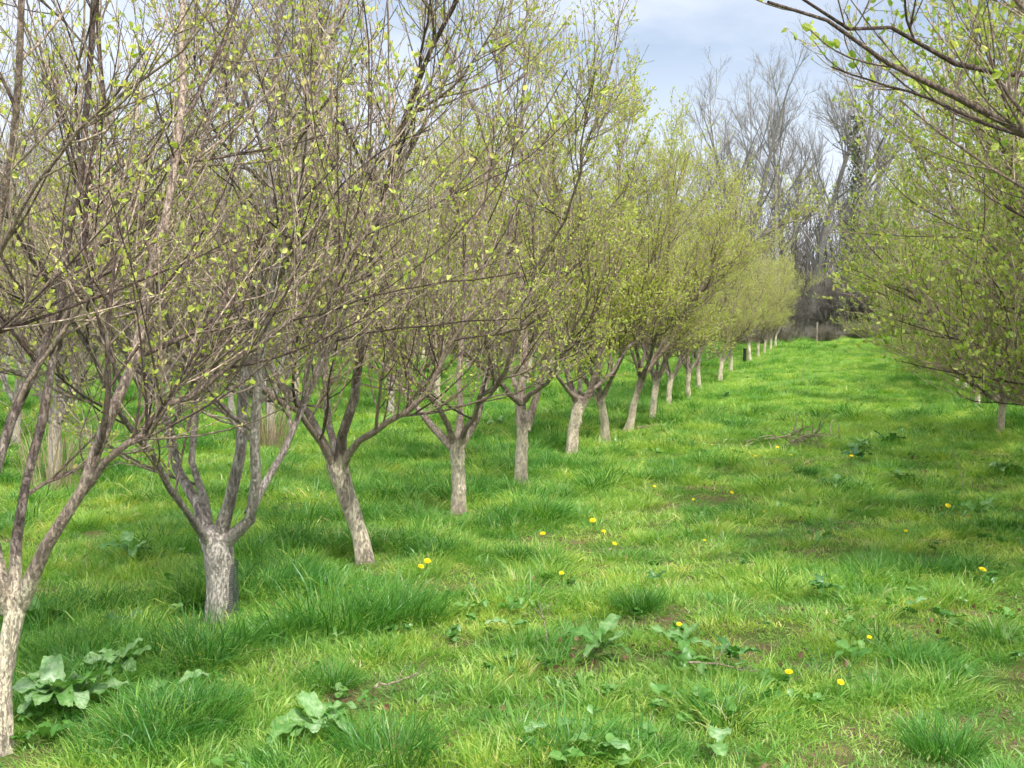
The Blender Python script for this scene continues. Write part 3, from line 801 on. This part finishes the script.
parts_ = [sow(2.6, 6, 165, .9), sow(6, 10, 115, 1.0), sow(10, 17, 62, 1.15), sow(17, 28, 32, 1.4), sow(28, 42, 15, 1.75), sow(42, 60, 9, 2.0)]
x = np.concatenate([p[0] for p in parts_]); y = np.concatenate([p[1] for p in parts_]); idx = np.concatenate([p[2] for p in parts_]); sc = np.concatenate([p[3] for p in parts_])
sc = np.where(y > 30, sc * .8, sc)
g = scatter('grass', allm, np.stack([x, y, gz(x, y)], -1), rng.uniform(0, 6.28, len(x)), sc, idx, rng.normal(0, .12, (len(x), 2)))
tag(g, 'lush bright green spring grass covering the orchard floor', 'grass', kind='stuff')
print('grass tufts', len(x))

# ------------------------------------------------------------------ broad leaves
def blade_leaf(m, base, az, L, Wd, rise, droop, tone, fold=.25, nseg=15):
    """broad dock-like leaf: wavy edge, folded midrib, arching"""
    t = np.linspace(0, 1, nseg)
    out = np.array([math.cos(az), math.sin(az), 0]); sd = np.array([-math.sin(az), math.cos(az), 0])
    twist = rng.uniform(-.35, .35)
    c = base + out * (L * t * math.cos(rise))[:, None] + np.array([0, 0, 1]) * (L * t * math.sin(rise) - droop * L * t ** 2.2)[:, None]
    prof = Wd * np.clip(np.sin(np.pi * np.clip((t - .16) / .86, 0, 1) ** .9), 0, 1) ** .6 + .004
    wav = .012 * np.sin(t * rng.uniform(14, 22) + rng.uniform(0, 6)) * L / .2 * .7
    up = np.array([0, 0, 1.])
    cols = []
    for u in (-1, -.5, 0, .5, 1):
        lift = abs(u) * prof * fold + (wav * (1 if u > 0 else -1) if abs(u) == 1 else 0) + u * twist * prof
        cols.append(c + sd * (u * prof)[:, None] + up * np.reshape(lift, (-1, 1)))
    V = np.stack(cols, 1)
    i = (np.arange(nseg - 1)[:, None] * 5 + np.arange(4)[None]).reshape(-1)
    q = np.stack([i, i + 1, i + 6, i + 5], -1)
    m.add(V, quads=q, rad=0., tone=np.clip(tone * .8 + np.tile([-.05, .0, .3, .02, -.08], nseg) + np.repeat(rng.normal(0, .05, nseg), 5), 0, 1))

rng = np.random.default_rng(33)
def rosette(n, L, mat, seed):
    m = Mesh()
    for k in range(n):
        l = L * rng.uniform(.5, 1.1)
        blade_leaf(m, np.array([rng.normal(0, L * .35), rng.normal(0, L * .35), .01]), rng.uniform(0, 6.28), l, l * rng.uniform(.16, .34), rng.uniform(.2, 1.2), rng.uniform(.1, .6), rng.random(), nseg=6)
    return m.build('low_weed', mat)
M_weed = leafy_mat('low_weed_leaf', [(0, (.06, .19, .03)), (.5, (.14, .32, .06)), (.85, (.26, .42, .14)), (1, (.45, .58, .36))], .3, (1.2, 1.3, .5), .4, use_random=True, gloss=.04)
ros = [rosette(8, .055, M_weed, 0), rosette(12, .075, M_weed, 1), rosette(16, .045, M_weed, 2), rosette(6, .07, M_weed, 3), rosette(26, .03, M_weed, 4)]
n_ = 4600
yy = 2.6 + 44 * rng.random(n_) ** 1.5; xx = rng.uniform(-1, 1, n_) * (yy * .5 + 1.2)
kp = (vnoise(xx, yy, 1.6, 31) + rng.normal(0, .4, n_)) > .45
xx, yy = xx[kp], yy[kp]
g = scatter('low_weeds', ros, np.stack([xx, yy, gz(xx, yy) + .035], -1), rng.uniform(0, 6.28, len(xx)), rng.uniform(.6, 1.4, len(xx)), rng.integers(0, 5, len(xx)), rng.normal(0, .2, (len(xx), 2)))
tag(g, 'low broad-leaved weeds and clover mixed through the grass', 'weeds', kind='stuff')

# ------------------------------------------------------------------ tussocks one can point at
tus = [tuft(480, .13, .12, .27, .0034, .34, 60, M_tussock, 'grass_tussock', .7), tuft(520, .22, .16, .34, .0036, .28, 61, M_tussock, 'grass_tussock', .75)]
tl = [(302, 528, 1, 1.0, 'dark green grass tussock between the mesh-wrapped and leaning trunks'),
      (270, 592, 1, 1.0, 'dark long grass tussock close behind the right side of the wrapped trunk'),
      (340, 632, 1, 1.15, 'wide dark green tussock below and right of the wrapped trunk'),
      (205, 660, 1, .9, 'grass tussock in front of and left of the wrapped trunk'),
      (400, 625, 1, .9, 'grass tussock under the twin dandelions'),
      (922, 580, 0, 1.0, 'dark green round tussock, right one of the side-by-side pair at right'),
      (868, 578, 0, .85, 'yellow-green tussock, left one of the side-by-side pair at right'),
      (791, 508, 0, .6, 'small upright dark tuft alone in the middle of the alley'),
      (806, 476, 0, .75, 'dark tuft just below the pile of dry prunings'),
      (697, 525, 0, .5, 'small dark tuft above the dandelion in mid alley'),
      (708, 482, 0, .6, 'dark tuft in the alley level with the double-stemmed trunk'),
      (637, 612, 0, .8, 'dark-hearted tussock above the drooping dock leaf'),
      (560, 500, 0, .9, 'tussock to the right of the double-stemmed tree'),
      (725, 715, 0, .75, 'low dark tussock left of the lowest dandelions'),
      (945, 760, 0, .8, 'tussock on the bottom edge near the right corner'),
      (390, 760, 1, .7, 'bright tussock on the bottom edge right of the lower dock'),
      (180, 730, 1, .8, 'long-bladed tussock right of the large left dock'),
      (430, 560, 0, .9, 'tussock between the leaning trunk and the cream trunk'),
      (330, 690, 0, .7, 'tussock above the bottom dock plant')]
for k, (px, py, i, s, lab) in enumerate(tl):
    g = ground_hit(px, py)
    o = link('grass_tussock', tus[i], None, g); o.rotation_euler = (0, 0, k * 1.1); o.scale = (s * 1.1, s * 1.1, s * 1.15)
    tag(o, lab, 'grass tussock', 'grass tussocks')

def dock(n, L, mat, rise=(.25, 1.0), wr=(.22, .32)):
    m = Mesh()
    for k in range(n):
        az = k * 2.4 + rng.uniform(-.3, .3); l = L * rng.uniform(.6, 1.1)
        blade_leaf(m, np.array([rng.normal(0, .02), rng.normal(0, .02), .0]), az, l, l * rng.uniform(*wr), rng.uniform(*rise), rng.uniform(.2, .6), rng.random())
    return m.build('broad_leaved_dock', mat)
d_big = dock(22, .25, M_dock, (.35, 1.2), wr=(.11, .16)); d_mid = dock(13, .19, M_dock, wr=(.14, .2)); d_small = dock(7, .19, M_dock, wr=(.12, .18)); d_dark = dock(13, .12, M_dock_dark, wr=(.13, .2)); d_one = dock(2, .14, M_dock, (.2, .8), wr=(.18, .25))
dl = [(62, 722, d_big, 1.15, 'large grey-green dock, biggest leafy weed, right of the left-edge trunk'),
      (118, 680, d_mid, 1.15, 'green dock behind and right of the largest dock'),
      (320, 745, d_mid, 1.2, 'pale round-leaved dock on the bottom edge left of centre'),
      (603, 662, d_small, 1.25, 'dock with one dark upright leaf beside a drooping silvery one'),
      (684, 660, d_small, 1.0, 'dock with a single flat pale leaf, centre foreground'),
      (735, 672, d_dark, 1.1, 'dark low weed clump right of the flat pale dock leaf'),
      (978, 522, d_small, 1.3, 'silvery dock with bright bent leaves at the right'),
      (1003, 476, d_mid, 1.3, 'dock with dark and silver leaves on the right edge'),
      (822, 602, d_dark, 1.0, 'dark leafy weed below the tussock pair'),
      (912, 616, d_one, .8, 'small lone pale leaf standing right of the dark weed'),
      (856, 462, d_dark, 1.7, 'bright broad-leaved weed right of the dry prunings'),
      (900, 486, d_small, 1.2, 'flat grey-leaved dock right of the alley middle'),
      (862, 450, d_mid, 1.2, 'dock just above the bright broad-leaved weed'),
      (838, 492, d_small, 1.1, 'grey prostrate dock above the lone upright tuft'),
      (560, 752, d_one, 1.0, 'two pale leaves at the bottom edge left of centre'),
      (600, 765, d_one, 1.0, 'flat pale leaf cut by the bottom edge at centre'),
      (708, 768, d_one, 1.1, 'whitish rounded leaf cut by the bottom edge right of centre'),
      (512, 640, d_one, 1.0, 'single glaucous leaf in open grass left of the drooping dock'),
      (38, 632, d_small, 1.1, 'dock by the left edge above the largest dock'),
      (172, 700, d_one, 1.2, 'single bluish leaf between the largest dock and the wrapped trunk'),
      (133, 562, d_small, 1.3, 'grey dock in the grass left of the wrapped trunk'),
      (497, 428, d_mid, 1.5, 'pale weed patch behind the cream collared trunk'),
      (548, 418, d_mid, 1.3, 'pale weed behind the double-stemmed tree'),
      (725, 400, d_dark, 1.6, 'dark weed clump in the far alley'),
      (120, 640, d_dark, 1.0, 'dark weed near the left edge among long grass'),
      (890, 447, d_dark, 2.2, 'wide dark nettle-like patch under the right row'),
      (280, 500, d_one, 1.3, 'pale leaf close behind the wrapped tree fork'),
      (655, 590, d_dark, .6, 'tiny dark rosette above the drooping dock leaf'),
      (745, 575, d_dark, .5, 'small dark rosette in mid alley grass')]
for k, (px, py, me, s, lab) in enumerate(dl):
    g = ground_hit(px, py)
    nm = 'broad_leaved_dock' if me is not d_dark else 'leafy_weed'
    o = link(nm, me, None, g + np.array([0, 0, .07])); o.rotation_euler = (0, 0, k * 1.9); o.scale = (s, s, s)
    tag(o, lab, 'dock' if me is not d_dark else 'weed', 'broad-leaved weeds in the grass')

# ------------------------------------------------------------------ dandelions
def dandelion():
    root = empty('dandelion', (0, 0, 0))
    m = Mesh(); pts = march(np.zeros((1, 3)), np.array([[.1, .05, 1]]), np.array([.19]), 6, 0, .03)
    tubes(m, pts, np.full((1, 6), .0022), 6, np.array([.4])); link('stem', m.build('stem', M_stem), root)
    top = pts[0, -1]
    h = Mesh()
    for ring, (n, r0, rise) in enumerate([(26, .024, .1), (20, .019, .4), (14, .013, .8), (8, .006, 1.3)]):
        for k in range(n):
            a = k * 2 * math.pi / n + ring * .3 + rng.uniform(-.06, .06)
            o_ = np.array([math.cos(a), math.sin(a), 0]); s_ = np.array([-math.sin(a), math.cos(a), 0]); l = r0 * rng.uniform(.9, 1.1)
            w = .0023
            e = o_ * l * math.cos(rise) + np.array([0, 0, l * math.sin(rise)])
            V = np.array([top - s_ * w * .5, top + s_ * w * .5, top + e + s_ * w, top + e - s_ * w])
            h.add(V, quads=np.array([[0, 1, 2, 3]]), rad=0., tone=np.full(4, rng.random()))
    link('flower_head', h.build('flower_head', M_petal, False), root)
    return root
dd = [(415, 588, 1.1, 'dandelion, left flower of the tall twin right of the leaning trunk'), (424, 586, 1.15, 'dandelion, right flower of the tall twin right of the leaning trunk'),
      (544, 554, 1, 'lone dandelion left of the cluster of three'), (593, 541, 1.2, 'dandelion at the top of the cluster of three'),
      (600, 549, 1, 'dandelion in the middle of the cluster of three'), (609, 557, 1.1, 'dandelion lowest in the cluster of three'),
      (702, 553, 1, 'lone dandelion in the middle of the alley'), (693, 507, .9, 'tiny dandelion level with the lone upright dark tuft'),
      (788, 702, 1.15, 'brightest open dandelion in the lower right foreground'), (831, 700, .85, 'flat dandelion right of the brightest open one'),
      (971, 597, 1.15, 'orange-yellow dandelion right of the tussock pair'), (941, 522, 1.1, 'dandelion left of the silvery dock'),
      (756, 470, 1.1, 'dandelion left of the dry prunings'), (776, 457, 1.2, 'dandelion at the left foot of the dry prunings'),
      (788, 466, 1.2, 'dandelion just below the dry prunings'), (790, 435, 1.2, 'farthest dandelion above the dry prunings'),
      (711, 453, 1.1, 'faint dandelion in grass right of the row'), (679, 640, .9, 'dull yellow dandelion above the flat pale dock leaf'),
      (850, 470, 1.2, 'dandelion at the foot of the bright broad-leaved weed'), (727, 505, .9, 'tiny dandelion right of the one level with the dark tuft')]
dd += [(650, 500, .9, 'tiny dandelion in the alley between two small dark tufts, farther one'), (560, 590, .8, 'small dandelion in open grass below the cluster of three'),
       (905, 545, .9, 'small dandelion just above the tussock pair'), (866, 655, .9, 'small dandelion in grass above right of the flat open one'),
       (760, 520, .9, 'small dandelion below the lone upright tuft'), (640, 470, 1, 'small dandelion in the grass beyond the double-stemmed tree')]
dp = dandelion()
for k, (px, py, s, lab) in enumerate(dd):
    g = ground_hit(px, py)
    if k == 0: o = dp; o.location = g; o.scale = (s * .75,) * 3
    else: o = copy_tree(dp, g, k * 2.1, s * .72 * (1 + .25 * math.sin(k * 7)))
    o.rotation_euler = (.5 + .2 * math.sin(k * 3), .2 * math.cos(k * 5), o.rotation_euler[2] * 0)
    tag(o, lab, 'flower', 'dandelions in the grass')

# ------------------------------------------------------------------ dry things
def straw(n, H, r, seed_mat=M_straw, lean=.15):
    return tuft(n, r, H * .6, H, .008, lean, int(n), seed_mat, 'dry_grass_clump', .25)
for (px, py, n, H, r, s, lab) in [(268, 450, 170, .85, .22, 1, 'upright clump of straw-coloured dead grass behind the leaning tree'),
                                  (50, 497, 90, 1.1, .25, 1, 'tall pale dry canes around the foot of the thin dark second-row trunk')]:
    g = ground_hit(px, py); o = link('dry_grass_clump', straw(n, H, r), None, g); tag(o, lab, 'dry grass')
# pile of prunings
m = Mesh(); n_ = 60
P = np.stack([rng.normal(0, .2, n_), rng.normal(0, .2, n_), rng.uniform(.03, .25, n_)], -1)
a = march(P, np.stack([rng.normal(0, 1, n_), rng.normal(0, .8, n_), rng.normal(.1, .3, n_)], -1), rng.uniform(.15, .45, n_), 7, -.1, .12)
tubes(m, a, np.linspace(.009, .005, 7)[None] * np.ones((n_, 1)), 4)
o = link('pile_of_prunings', m.build('pile_of_prunings', M_twig), None, ground_hit(802, 450)); tag(o, 'loose pile of dry pale prunings lying in the middle of the alley', 'prunings')
for (ax, ay, bx, by, r, lab) in [(374, 704, 417, 690, .006, 'pale straw stick lying in the left foreground grass'), (688, 678, 760, 684, .006, 'thin pale stick lying below the flat dock leaf'),
                                 (636, 431, 668, 428, .02, 'fallen branch lying right of the close pair of trunks'), (745, 445, 775, 443, .012, 'thin dry stick lying left of the prunings'),
                                 (500, 498, 520, 497, .006, 'short stick lying near the double-stemmed tree')]:
    A = ground_hit(ax, ay); B = ground_hit(bx, by); mid_ = (A + B) / 2
    A = A - mid_; B = B - mid_
    m = Mesh(); pts = resample(np.array([A, B]), 9); pts[:, 2] += .06; pts[1:-1] += rng.normal(0, .008, (7, 3))
    rr0 = np.linspace(r, r * .4, 9)[None]
    tubes(m, pts[None], rr0, 6, np.array([.8]))
    c, cr = spawn(pts[None], rr0, 4, .3, .9, .5, 1.0, .06, .2, 4, 0, .05, .6, .004, .002); tubes(m, c, cr, 4)
    tag(link('fallen_twig', m.build('fallen_twig', M_twig), None, mid_), lab, 'twig', 'fallen twigs in the grass')
# leaf litter
n_ = 14000
yy = rng.uniform(2.6, 20, n_); xx = rng.uniform(-1, 1, n_) * (yy * .5 + 1)
kp = (vnoise(xx, yy, 3.1, 9) > .45) | (rng.random(n_) < .06); xx = xx[kp]; yy = yy[kp]
c_ = np.stack([xx, yy, gz(xx, yy) + .02], -1)
lt = Mesh(); leaves(lt, np.stack([c_, c_ + norm(rng.normal(0, 1, c_.shape) * np.array([1, 1, .2])) * .03], 1), 1, 1, .034, .6, up=0)
tag(link('leaf_litter', lt.build('leaf_litter', M_litter, False)), 'scattered brown dead leaves in the thin patches of grass', 'litter', kind='stuff')

# dead upright stalks
for (px, py, h, lab) in [(803, 385, .75, 'thin pale dead stalk standing in the far alley'), (548, 650, .22, 'thin dark bare stem standing in open grass'), (965, 500, .5, 'thin bent stalk above the silvery dock')]:
    g = ground_hit(px, py); m = Mesh()
    pts = march(np.zeros((1, 3)), np.array([[-.15, 0, 1]]), np.array([h]), 8, 0, .06); rr0 = np.linspace(.004, .002, 8)[None] * (1 if h < .7 else 2)
    tubes(m, pts, rr0, 5, np.array([.9])); c, cr = spawn(pts, rr0, 6, .4, .95, .4, .8, .05, .15, 4, .2, .05, .6, .003, .002); tubes(m, c, cr, 4)
    tag(link('dead_stalk', m.build('dead_stalk', M_twig), None, g), lab, 'stalk', 'dead stalks')

# ------------------------------------------------------------------ guards and post
def mesh_guard_mat():
    m, nt, nd, lk = new_mat('grey_wire_mesh')
    out = nd.new('ShaderNodeOutputMaterial'); b = nd.new('ShaderNodeBsdfPrincipled')
    b.inputs['Base Color'].default_value = (.09, .10, .10, 1); b.inputs['Roughness'].default_value = .5; b.inputs['Metallic'].default_value = .3
    tc = nd.new('ShaderNodeTexCoord'); br = nd.new('ShaderNodeTexBrick'); lk.new(tc.outputs['UV'], br.inputs['Vector'])
    br.inputs['Scale'].default_value = 1; br.inputs['Mortar Size'].default_value = .17; br.inputs['Brick Width'].default_value = 1; br.inputs['Row Height'].default_value = 1; br.offset = .5
    tr = nd.new('ShaderNodeBsdfTransparent'); mx = nd.new('ShaderNodeMixShader')
    lk.new(br.outputs['Fac'], mx.inputs[0]); lk.new(tr.outputs[0], mx.inputs[1]); lk.new(b.outputs[0], mx.inputs[2]); lk.new(mx.outputs[0], out.inputs[0])
    return m
na_, nh_ = 28, 12
th = np.linspace(-1.1, 1.9, na_); zz = np.linspace(0, .34, nh_)
TH, ZZ = np.meshgrid(th, zz)
rad_ = .105 + .05 * np.clip(np.abs(TH - .2) - 1.2, 0, 3) * (1 + .3 * np.sin(ZZ * 9)) + .006 * np.sin(TH * 5 + ZZ * 14)
Vg = np.stack([rad_ * np.cos(TH), rad_ * np.sin(TH) + .02, ZZ], -1).reshape(-1, 3)
I = (np.arange(nh_ - 1)[:, None] * na_ + np.arange(na_ - 1)[None]).reshape(-1)
Q = np.stack([I, I + 1, I + na_ + 1, I + na_], -1)
mg = mesh_np('tree_guard', Vg, [Q], mesh_guard_mat())
uv = mg.uv_layers.new(name='UVMap')
li = np.empty(len(mg.loops), np.int32); mg.loops.foreach_get('vertex_index', li)
uvs = np.stack([TH.reshape(-1)[li] * .13 / .012, ZZ.reshape(-1)[li] / .012], -1)
uv.data.foreach_set('uv', uvs.astype(np.float32).ravel())
tag(link('tree_guard', mg, None, b1 + np.array([.0, .02, -.02])), 'loose grey wire mesh guard curled around the stout forked trunk', 'tree guard')

g = ground_hit(744.5, 362)
m = Mesh(); pts = np.array([[[0, 0, -.05], [0, 0, .1], [0.01, 0, .25], [0.01, 0, .40], [0.01, 0, .46]]]); tubes(m, pts, np.array([[.065, .065, .06, .06, .062]]), 14, np.array([.5]))
tubes(m, pts * 1.0 + np.array([0, 0, .01]), np.array([[.055, .055, .05, .05, .05]]), 14, np.array([.5]))
tag(link('trunk_sleeve', m.build('trunk_sleeve', M_black), None, g), 'short black plastic trunk sleeve standing near the far end of the left row', 'tree guard')

g = base_at(815, 54.5)
root = empty('fence_post', g); tag(root, 'pale weathered wooden post standing in front of the brambles', 'post')
m = Mesh(); pts = np.array([[[0, 0, -.2], [0, 0, .4], [0.02, 0, .85], [0.02, 0, .9]]]); tubes(m, pts, np.array([[.045, .045, .04, .02]]), 10, np.array([.5]))
me = m.build('fence_post', M_post); link('post_shaft', me, root)

# ------------------------------------------------------------------ sky and sun
SUN_EL, SUN_AZ = R(54), R(146)      # azimuth measured from +Y towards +X
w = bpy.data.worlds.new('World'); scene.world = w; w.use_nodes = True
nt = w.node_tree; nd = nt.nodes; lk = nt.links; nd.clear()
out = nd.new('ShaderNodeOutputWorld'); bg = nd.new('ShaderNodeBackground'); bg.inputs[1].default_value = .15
sky = nd.new('ShaderNodeTexSky'); sky.sky_type = 'NISHITA'; sky.sun_disc = False
sky.sun_elevation = SUN_EL; sky.sun_rotation = SUN_AZ; sky.air_density = 1.0; sky.dust_density = .8; sky.ozone_density = 1.5
tc = nd.new('ShaderNodeTexCoord'); mp = nd.new('ShaderNodeMapping'); mp.inputs['Scale'].default_value = (1, 1, 2.6); mp.inputs['Location'].default_value = (.3, .1, .35)
lk.new(tc.outputs['Generated'], mp.inputs[0])
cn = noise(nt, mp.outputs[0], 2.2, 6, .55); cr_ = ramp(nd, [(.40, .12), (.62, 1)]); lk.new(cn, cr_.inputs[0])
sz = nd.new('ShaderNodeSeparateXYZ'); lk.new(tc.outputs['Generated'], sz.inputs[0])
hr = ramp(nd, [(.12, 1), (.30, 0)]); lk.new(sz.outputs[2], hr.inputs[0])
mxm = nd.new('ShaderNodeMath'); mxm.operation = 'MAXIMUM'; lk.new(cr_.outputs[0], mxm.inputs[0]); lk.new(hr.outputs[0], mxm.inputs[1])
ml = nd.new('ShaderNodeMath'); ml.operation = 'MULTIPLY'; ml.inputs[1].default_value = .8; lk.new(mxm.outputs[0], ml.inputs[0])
by = ramp(nd, [(.0, (19, 19, 19)), (.55, (18, 18, 18.2)), (.82, (7.3, 7.7, 8.5))])  # clouds overhead and behind the camera set extra bright, as added fill light
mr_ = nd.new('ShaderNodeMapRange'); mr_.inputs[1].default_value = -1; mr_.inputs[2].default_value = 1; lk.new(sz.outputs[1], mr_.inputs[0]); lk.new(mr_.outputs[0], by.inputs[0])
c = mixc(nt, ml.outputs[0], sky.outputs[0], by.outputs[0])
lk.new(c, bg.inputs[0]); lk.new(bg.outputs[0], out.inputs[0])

sl = bpy.data.lights.new('sun', 'SUN'); sl.energy = 5.0; sl.angle = R(3.0); sl.color = (1, .95, .87)
so = bpy.data.objects.new('sun', sl); COL.objects.link(so)
from mathutils import Vector
sd = Vector((math.sin(SUN_AZ) * math.cos(SUN_EL), math.cos(SUN_AZ) * math.cos(SUN_EL), math.sin(SUN_EL)))
so.rotation_euler = sd.to_track_quat('Z', 'Y').to_euler()
so.location = (20, -10, 30)

# ------------------------------------------------------------------ camera
cam = bpy.data.cameras.new('camera'); cam.sensor_width = 36; cam.lens = F_PX / W_PX * 36; cam.clip_start = .05; cam.clip_end = 2000
co = bpy.data.objects.new('camera', cam); COL.objects.link(co); co.location = (0, 0, EYE); co.rotation_euler = (math.pi / 2 - PITCH, 0, 0)
scene.camera = co
scene.view_settings.view_transform = 'Standard'; scene.view_settings.look = 'None'; scene.view_settings.exposure = 0
scene.cycles.use_denoising = True; scene.cycles.use_adaptive_sampling = True; scene.cycles.adaptive_threshold = .05; scene.cycles.max_bounces = 4; scene.cycles.transparent_max_bounces = 8; scene.cycles.transmission_bounces = 4; scene.cycles.diffuse_bounces = 3
